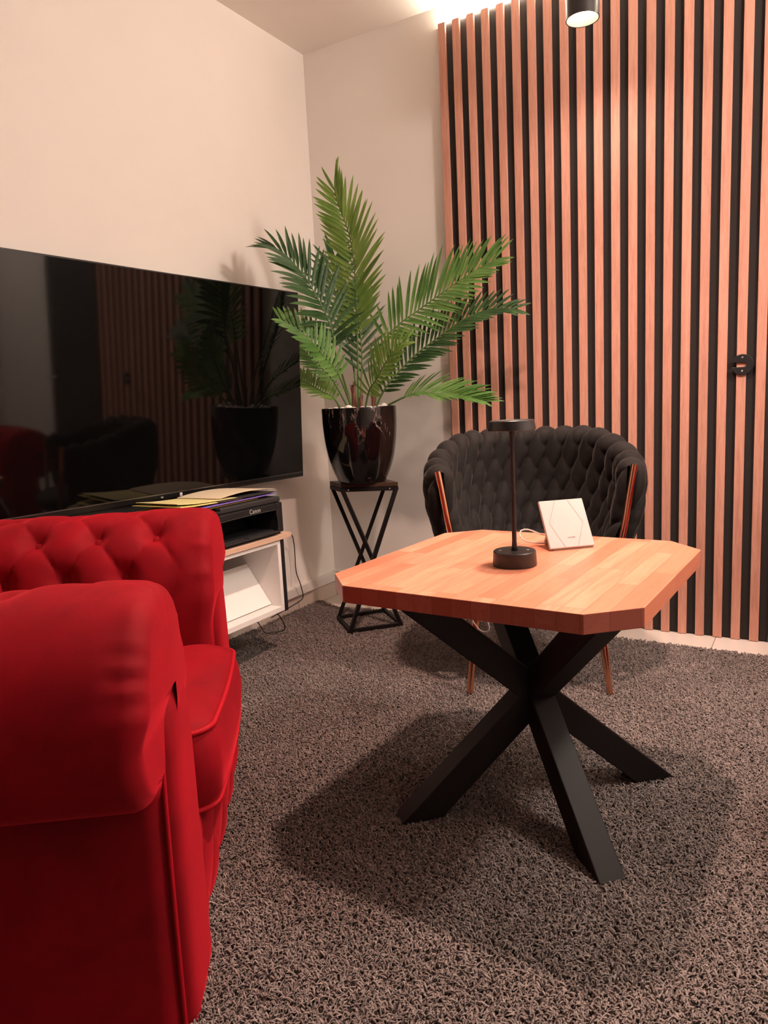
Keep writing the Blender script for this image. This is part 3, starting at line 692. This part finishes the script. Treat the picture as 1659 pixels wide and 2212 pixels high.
tag(lean, 'plain white board leaning inside the open compartment of the shelf unit', 'board')

PZ = UZ1+0.0197
pr = empty('printer', (0.208, -1.05, PZ), 0, 'black desktop inkjet printer standing on the oak top of the shelf unit', 'printer')
PW, PD = 0.216, 0.148   # half width (y), half depth (x)
mb = MB()
ox0, ox1, oz0, oz1 = -0.128, 0.182, 0.020, 0.098     # the paper opening (y range, z range)
mb.box(-PD, -0.02, -PW, PW, 0.008, 0.124)
mb.box(-0.02, PD, -PW, ox0, 0.008, 0.124); mb.box(-0.02, PD, ox1, PW, 0.008, 0.124)
mb.box(-0.02, PD, ox0, ox1, oz1, 0.124); mb.box(-0.02, PD-0.02, ox0, ox1, 0.004, oz0)
bd = mb.build('body', M['plastic'], pr, bevel=0.004)
MB().box(-PD+0.01, PD-0.01, -PW+0.01, PW-0.01, 0.0003, 0.009).build('foot_plate', M['plastic'], pr)
mb = MB()
for (y, z) in ((0, 0),): pass
rc = resample([(ox0, oz0), (ox0, oz1-0.012), (ox0+0.012, oz1), (ox1-0.018, oz1), (ox1-0.004, oz1-0.012), (ox1+0.004, oz0)], 60)
MB().tube([(PD+0.0005, y, z) for y, z in rc], 0.0018, 6).build('opening_rim', M['plasticgrey'], bd, smooth=True)
MB().box(0.0, PD+0.012, ox0+0.004, ox1-0.004, 0.012, 0.0165).box(PD-0.03, PD+0.006, 0.005, 0.055, 0.0165, 0.0195).build('output_tray', M['plasticgrey'], pr, bevel=0.001)
MB().box(-PD+0.004, PD-0.004, -0.118, PW-0.004, 0.1255, 0.1465).build('scanner_lid', M['plasticgrey'], pr, bevel=0.005)
MB().box(-PD+0.02, PD+0.001, -PW+0.002, -0.120, 0.1242, 0.138).build('control_panel', M['plastic'], pr, bevel=0.004)
for k in range(3): MB().lathe([(0.008, 0.1375), (0.008, 0.1405), (0.006, 0.1412), (0, 0.1412)], 16, (0.095-0.028*k, -0.165)).build('button', M['plasticgrey'], pr, smooth=True, angle=40)
text('lettering', 'Canon', 0.0235, M['print'], frame((PD+0.0015, 0.055, 0.111), (0, 1, 0), (0, 0, 1)), bd)

def sheet(name, x0, x1, y0, y1, z0, z1, sag, col, label, cat, rz=0.0, th=0.0012, curl=0.0, group=None, left=0.0):
    xs = np.linspace(x0, x1, 10); ys = np.linspace(y0, y1, 26); X, Y = np.meshgrid(xs, ys, indexing='ij')
    t = (Y-y0)/(y1-y0); Zz = z0+(z1-z0)*t-sag*4*t*(1-t)-left*np.clip(0.35-t, 0, 1)**2*8+curl*np.clip(t-0.7, 0, 1)**2*10
    cx_, cy_ = (x0+x1)/2, (y0+y1)/2; c_, s_ = math.cos(rz), math.sin(rz)
    Xr, Yr = cx_+(X-cx_)*c_-(Y-cy_)*s_, cy_+(X-cx_)*s_+(Y-cy_)*c_
    P = np.stack([Xr, Yr, Zz], 2); Q = P.copy(); Q[:, :, 2] -= th
    mb = MB(); mb.grid(P); nb = len(mb.v); mb.grid(Q[::-1]); 
    nu, nv = P.shape[:2]
    def idx(i, j): return i*nv+j
    def jdx(i, j): return nb+(nu-1-i)*nv+j
    for i in range(nu-1):
        mb.f.append((idx(i, 0), jdx(i, 0), jdx(i+1, 0), idx(i+1, 0))); mb.f.append((idx(i, nv-1), idx(i+1, nv-1), jdx(i+1, nv-1), jdx(i, nv-1)))
    for j in range(nv-1):
        mb.f.append((idx(0, j), idx(0, j+1), jdx(0, j+1), jdx(0, j))); mb.f.append((idx(nu-1, j), jdx(nu-1, j), jdx(nu-1, j+1), idx(nu-1, j+1)))
    o = mb.build(name, pmat(name+' '+str(len(bpy.data.materials)), col), smooth=True, angle=40); tag(o, label, cat, 'paper pile on the printer'); return o
Zt = PZ+0.148
sheet('folder', 0.10, 0.33, -1.38, -0.94, Zt+0.004, Zt+0.004, 0.0, (0.30, 0.22, 0.05), 'dull olive folder at the very bottom of the paper pile on the printer', 'folder', 0.02, 0.003, left=0.02)
sheet('paper', 0.10, 0.32, -1.345, -1.04, Zt+0.0075, Zt+0.0075, 0.0, (0.62, 0.58, 0.22), 'pale yellow paper near the bottom of the pile, above the olive folder', 'paper', -0.03, 0.002, left=0.006)
sheet('folder', 0.09, 0.335, -1.25, -0.845, Zt+0.011, Zt+0.0105, 0.0, (0.20, 0.13, 0.48), 'purple plastic folder in the middle of the paper pile on the printer', 'folder', 0.01, 0.003)
sheet('paper', 0.10, 0.325, -1.335, -1.02, Zt+0.024, Zt+0.0145, 0.0, (0.74, 0.68, 0.24), 'bright yellow paper with its torn left edge sticking out above the purple folder', 'paper', 0.03, 0.0025, left=-0.004)
sheet('paper', 0.11, 0.315, -1.325, -0.98, Zt+0.031, Zt+0.0175, 0.0, (0.78, 0.72, 0.34), 'yellow paper on top of the left half of the pile, under the cream envelope', 'paper', -0.02, 0.0022, left=-0.006)
sheet('folder', 0.09, 0.33, -1.15, -0.838, Zt+0.0215, Zt+0.0165, 0.0, (0.03, 0.027, 0.028), 'black folder lying on the right half of the paper pile on the printer', 'folder', 0.0, 0.003)
sheet('envelope', 0.10, 0.30, -1.13, -0.80, Zt+0.027, Zt+0.0205, -0.010, (0.72, 0.63, 0.45), 'cream envelope lying bowed on top of the paper pile', 'envelope', 0.06, 0.0015)

cord = resample([(0.10, -0.84, PZ+0.03), (0.075, -0.78, 0.47), (0.06, -0.60, 0.44), (0.06, -0.43, 0.40), (0.06, -0.402, 0.358), (0.06, -0.399, 0.292), (0.06, -0.398, 0.214), (0.06, -0.373, 0.148), (0.06, -0.358, 0.085), (0.06, -0.385, 0.070), (0.06, -0.471, 0.060), (0.06, -0.60, 0.05)], 90)
tag(MB().tube(cord, 0.0024, 8).build('power_cable', M['cord'], smooth=True), 'black cord hanging down the left wall between the shelf unit and the plant stand', 'cord')
cord = resample([(0.15, -0.95, 0.186), (0.19, -0.86, 0.13), (0.19, -0.825, 0.094), (0.145, -0.745, 0.034), (0.155, -0.70, 0.026), (0.18, -0.675, 0.026), (0.20, -0.682, 0.050), (0.20, -0.716, 0.110), (0.18, -0.80, 0.186)], 70)
tag(MB().tube(cord, 0.0022, 8).build('loose_cable', M['cord'], smooth=True), 'black cord looping under the shelf unit down to the carpet', 'cord')

# ------------------------------------------------------------------ plant stand, pot, palm
st = empty('plant_stand', (0.445, -0.385, 0), 0, 'black metal plant stand with twisted crossing legs and a brown wooden top in the corner', 'plant stand')
def sl(x, y): return np.array([x-0.445, y+0.385])
tp = [sl(.270, -.381), sl(.392, -.477), sl(.618, -.379), sl(.500, -.275)]       # left, front, right, back corner of the top
bs = [sl(.284, -.408), sl(.451, -.563), sl(.612, -.387), sl(.430, -.225)]
ZT = 0.640
MB().prism([tuple(q) for q in tp], ZT-0.017, ZT).build('top_board', M['walnut'], st, bevel=0.0015)
def bar(a, b, wd): return MB().tube([a, b], wd*math.sqrt(.5), 4)
def ring(pts, z, wd, inset):
    c = sum(pts)/4; q = [c+(p_-c)*inset for p_ in pts]; mb = MB()
    for i in range(4):
        a, b = q[i], q[(i+1) % 4]; d = (b-a)/np.linalg.norm(b-a); n_ = np.array([-d[1], d[0]])*wd/2
        mb.prism([tuple(a-n_), tuple(b-n_), tuple(b+n_), tuple(a+n_)], z-wd/2, z+wd/2)
    return mb, q
mb, qt = ring(tp, ZT-0.026, 0.016, 0.95); mb.build('top_frame', M['blackmetal'], st)
mb, qb = ring(bs, 0.021, 0.016, 0.96); mb.build('base_frame', M['blackmetal'], st)
# each leg runs from a corner of the top to the next corner round at the bottom, so pairs cross
def leg4(a, za, b, zb, wd=0.016):
    a, b = np.array([*a, za]), np.array([*b, zb]); d = (b-a)/np.linalg.norm(b-a)
    x = np.cross(d, [0, 0, 1.0]); x /= np.linalg.norm(x); y = np.cross(d, x); hw = wd/2
    bot = [tuple(a+s1*hw*x+s2*hw*y) for s1, s2 in ((-1, -1), (1, -1), (1, 1), (-1, 1))]; top = [tuple(b+s1*hw*x+s2*hw*y) for s1, s2 in ((-1, -1), (1, -1), (1, 1), (-1, 1))]
    return MB().hexa(bot, top)
for i, j in ((0, 3), (1, 2), (2, 1), (3, 0)):
    leg4(qb[i], 0.018, qt[j], ZT-0.022).build('leg', M['blackmetal'], st)
for t in (0.12, 0.88):
    q = qt[1]+(qt[2]-qt[1])*t; d = (qt[2]-qt[1])/np.linalg.norm(qt[2]-qt[1]); n_ = np.array([d[1], -d[0]])
    MB().ball((*(q+n_*0.0085), ZT-0.026), 0.004, 8, 5).build('bolt', M['chrome'], st, smooth=True)

pot = empty('plant_pot', (0.446, -0.384, ZT), 0, 'glossy black marbled plant pot standing on the plant stand', 'pot')
profile = resample([(0.094, 0.001), (0.104, 0.010), (0.122, 0.050), (0.140, 0.105), (0.1525, 0.175), (0.1585, 0.245), (0.1595, 0.308)], 40)
prof = [tuple(q) for q in profile]+[(0.1595, 0.318), (0.1585, 0.3205), (0.152, 0.3205), (0.150, 0.317), (0.149, 0.280)]
MB().lathe(prof, 80).build('shell', M['marble'], pot, smooth=True, angle=50)
MB().lathe([(0.149, 0.282), (0.149, 0.300), (0.10, 0.306), (0, 0.308)], 40).build('gravel_bed', M['soil'], pot, smooth=True)

rs = np.random.default_rng(11); placed = []
for k in range(400):
    if len(placed) >= 64: break
    a = rs.uniform(0, 2*PI); rad = 0.134*math.sqrt(rs.uniform(0.06, 1)); r = rs.uniform(0.008, 0.0145)
    if k in (0, 1): r = 0.019
    if k == 0: a, rad = 0.10, 0.118
    if k == 1: a, rad = -1.35, 0.122
    x, y = rad*math.cos(a), rad*math.sin(a)
    if rad+r > 0.146 or any((x-u)**2+(y-v)**2 < ((r+q)*0.86)**2 for u, v, q in placed): continue
    placed.append((x, y, r))
    th = np.linspace(0, PI, 8); aa = np.linspace(0, 2*PI, 12, endpoint=False); Pn = np.zeros((8, 12, 3)); s3 = rs.uniform(0.75, 1.15, 3); ph = rs.uniform(0, 6)
    for i in range(8):
        rr = 1+0.10*np.sin(2*aa+ph)*math.sin(th[i])+0.06*np.sin(3*aa+ph*2)
        Pn[i, :, 0] = r*s3[0]*math.sin(th[i])*np.cos(aa)*rr; Pn[i, :, 1] = r*s3[1]*math.sin(th[i])*np.sin(aa)*rr; Pn[i, :, 2] = r*0.72*s3[2]*math.cos(th[i])
    o = MB().grid(Pn, closev=True).build('pebble', M['stone'], smooth=True)
    o.location = (0.446+x, -0.384+y, ZT+0.307+r*0.55)
    tag(o, 'white pebble lying on the gravel in the black plant pot', 'pebble', 'white pebbles in the palm pot')

palm = empty('artificial_palm', (0.446, -0.384, ZT+0.300), 0, 'green artificial palm with long feathered fronds growing from the black pot', 'palm')
PO = np.array([0.446, -0.384, ZT+0.300]); VD = np.array([0.513, -0.805, 0.298])   # from the plant towards the middle of the room
FR = {
'F1': [(0.443,-0.383,0.94),(0.461,-0.396,1.132),(0.482,-0.417,1.349),(0.499,-0.442,1.496),(0.502,-0.464,1.615),(0.492,-0.482,1.687),(0.48,-0.502,1.745),(0.478,-0.519,1.790),(0.484,-0.528,1.820)],
'F2': [(0.44,-0.361,0.94),(0.432,-0.319,1.135),(0.413,-0.284,1.245),(0.386,-0.253,1.398),(0.371,-0.239,1.476)],
'F3': [(0.435,-0.412,0.94),(0.424,-0.455,1.081),(0.416,-0.495,1.191),(0.42,-0.516,1.279),(0.402,-0.552,1.372),(0.365,-0.587,1.471),(0.335,-0.606,1.521),(0.285,-0.626,1.58),(0.226,-0.64,1.605)],
'F3b': [(0.412,-0.355,0.94),(0.394,-0.32,1.097),(0.352,-0.299,1.236),(0.314,-0.287,1.335),(0.291,-0.278,1.447),(0.281,-0.273,1.544),(0.294,-0.264,1.623)],
'F4': [(0.499,-0.347,0.94),(0.558,-0.357,1.201),(0.633,-0.333,1.289),(0.711,-0.307,1.34),(0.813,-0.289,1.399),(0.898,-0.271,1.447),(0.975,-0.258,1.484),(1.030,-0.246,1.503)],
'F5': [(0.452,-0.437,0.94),(0.447,-0.523,1.093),(0.42,-0.588,1.175),(0.397,-0.626,1.226),(0.358,-0.663,1.276),(0.302,-0.698,1.315)],
'F6': [(0.398,-0.376,0.94),(0.305,-0.352,1.074),(0.233,-0.327,1.134),(0.159,-0.303,1.189),(0.084,-0.279,1.241),(0.030,-0.262,1.268)],
'F7': [(0.368,-0.395,0.945),(0.313,-0.371,1.002),(0.239,-0.347,1.033),(0.158,-0.316,1.068),(0.083,-0.292,1.101),(0.028,-0.277,1.113)],
'F8': [(0.497,-0.42,0.94),(0.548,-0.459,1.023),(0.603,-0.483,1.071),(0.663,-0.504,1.135),(0.712,-0.509,1.18),(0.763,-0.511,1.2)],
'F9': [(0.515,-0.373,0.94),(0.579,-0.368,1.039),(0.692,-0.343,1.149),(0.789,-0.329,1.212),(0.858,-0.321,1.253),(0.925,-0.314,1.287),(1.017,-0.29,1.313),(1.112,-0.266,1.305)],
'F10': [(0.530,-0.358,0.945),(0.689,-0.345,1.004),(0.782,-0.333,1.001),(0.881,-0.318,0.988),(0.955,-0.312,0.968),(0.985,-0.305,0.956)],
}
UPW = np.array([0, 0, 1.0])
def frond(key, nrm, lenL, lenR, angL, angR, start, npair, mat, droop=0.25, wid=0.0105, label=None, vee=0.15, r0=0.0048):
    """leaflets leave both sides of a curved midrib; left and right are as seen with the tip pointing up"""
    C = resample(np.array(FR[key])-PO, 90); T = np.gradient(C, axis=0); T /= np.linalg.norm(T, axis=1)[:, None]
    mb = MB(); nrm = np.array(nrm, float)
    for i in range(npair):
        for side in (-1, 1):
            t = start+(1-start)*((i+0.5*(side > 0)*0.6)/npair); t = min(t, 0.995); k = t*89; k0 = int(k); fr = k-k0
            c = C[k0]*(1-fr)+C[min(k0+1, 89)]*fr; tt = T[k0]
            n_ = nrm-tt*(nrm@tt); n_ /= np.linalg.norm(n_); sd = np.cross(tt, n_)*side      # +1 = right
            s = (t-start)/(1-start); env = (0.60+0.40*math.sin(min(1, s/0.35)*PI/2)) if s < 0.35 else (1-0.48*((s-0.35)/0.65)**1.6)
            ll = (lenR if side > 0 else lenL)*env*rs.uniform(0.9, 1.06); an = math.radians((angR if side > 0 else angL)*(1.18-0.72*s)+rs.uniform(-4, 4))
            d = tt*math.cos(an)+sd*math.sin(an)+n_*(vee+rs.uniform(-.05, .05)); d /= np.linalg.norm(d)
            wv = np.cross(d, n_); wv /= np.linalg.norm(wv); up = np.cross(wv, d)
            m = 8; x = c.copy(); dd = d.copy(); step = ll/(m-1); rows = []
            for q in range(m):
                f = q/(m-1); hw = wid*(0.35+0.65*min(1, f/0.25))*(1-f**3.2)**0.8*(0.75+0.25*env)*0.5+0.0004
                rows.append([x-wv*hw+up*hw*0.35, x, x+wv*hw+up*hw*0.35])
                dd = dd+np.array([0, 0, -droop*step*2.2*(0.3+f)]); dd /= np.linalg.norm(dd); x = x+dd*step
            R3 = np.array(rows)
            # keep the leaves off the walls
            W = R3+PO; W[:, :, 0] = np.maximum(W[:, :, 0], 0.010); W[:, :, 1] = np.minimum(W[:, :, 1], -0.036); R3 = W-PO
            mb.grid(R3)
    o = mb.build('frond', mat, palm, smooth=True)
    if label: o['label'] = label
    rad = np.linspace(r0, 0.0012, 90); MB().tube(C[:89], rad[:89], 8).build('stem', M['stem'], o, smooth=True)
    return o
CAMN = np.array([0.50, -0.80, 0.33])
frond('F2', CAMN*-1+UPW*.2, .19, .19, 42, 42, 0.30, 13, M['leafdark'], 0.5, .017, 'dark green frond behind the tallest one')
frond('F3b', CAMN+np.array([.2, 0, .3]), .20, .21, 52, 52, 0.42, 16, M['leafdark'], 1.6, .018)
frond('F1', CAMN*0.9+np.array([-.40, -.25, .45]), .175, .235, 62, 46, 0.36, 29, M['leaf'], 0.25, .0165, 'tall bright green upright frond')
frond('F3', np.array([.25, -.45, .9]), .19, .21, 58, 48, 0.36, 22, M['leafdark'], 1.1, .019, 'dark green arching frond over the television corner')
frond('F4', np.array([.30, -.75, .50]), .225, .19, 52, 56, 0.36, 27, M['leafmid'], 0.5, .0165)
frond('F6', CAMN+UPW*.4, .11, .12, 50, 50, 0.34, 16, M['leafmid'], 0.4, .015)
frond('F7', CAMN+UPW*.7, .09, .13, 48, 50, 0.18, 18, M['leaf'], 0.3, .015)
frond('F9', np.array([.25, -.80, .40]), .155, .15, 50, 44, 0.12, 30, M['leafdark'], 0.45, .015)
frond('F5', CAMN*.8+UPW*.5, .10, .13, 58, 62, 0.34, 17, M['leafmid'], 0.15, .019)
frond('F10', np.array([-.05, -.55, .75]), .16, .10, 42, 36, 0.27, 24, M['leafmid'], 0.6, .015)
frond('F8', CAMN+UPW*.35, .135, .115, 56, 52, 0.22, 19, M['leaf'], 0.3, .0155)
for x, y, z1, r in ((0.428, -0.392, 1.055, 0.013), (0.508, -0.365, 1.035, 0.011), (0.470, -0.405, 1.000, 0.010)):
    pts = resample([(x, y, 0.935), (x+.002, y, 0.98), (x+.001, y-.002, z1)], 16)-PO
    mb = MB().tube(pts, np.linspace(r, r*.55, 16), 12)
    for k in range(9):
        a = rs.uniform(0, 2*PI); q = pts[int(rs.integers(6, 15))]; mb.tube([q, q+np.array([math.cos(a)*r*.8, math.sin(a)*r*.8, .018]), q+np.array([math.cos(a)*r*1.1, math.sin(a)*r*1.1, .034])], [.0022, .0015, .0006], 5)
    mb.build('trunk', M['bark'], palm, smooth=True)
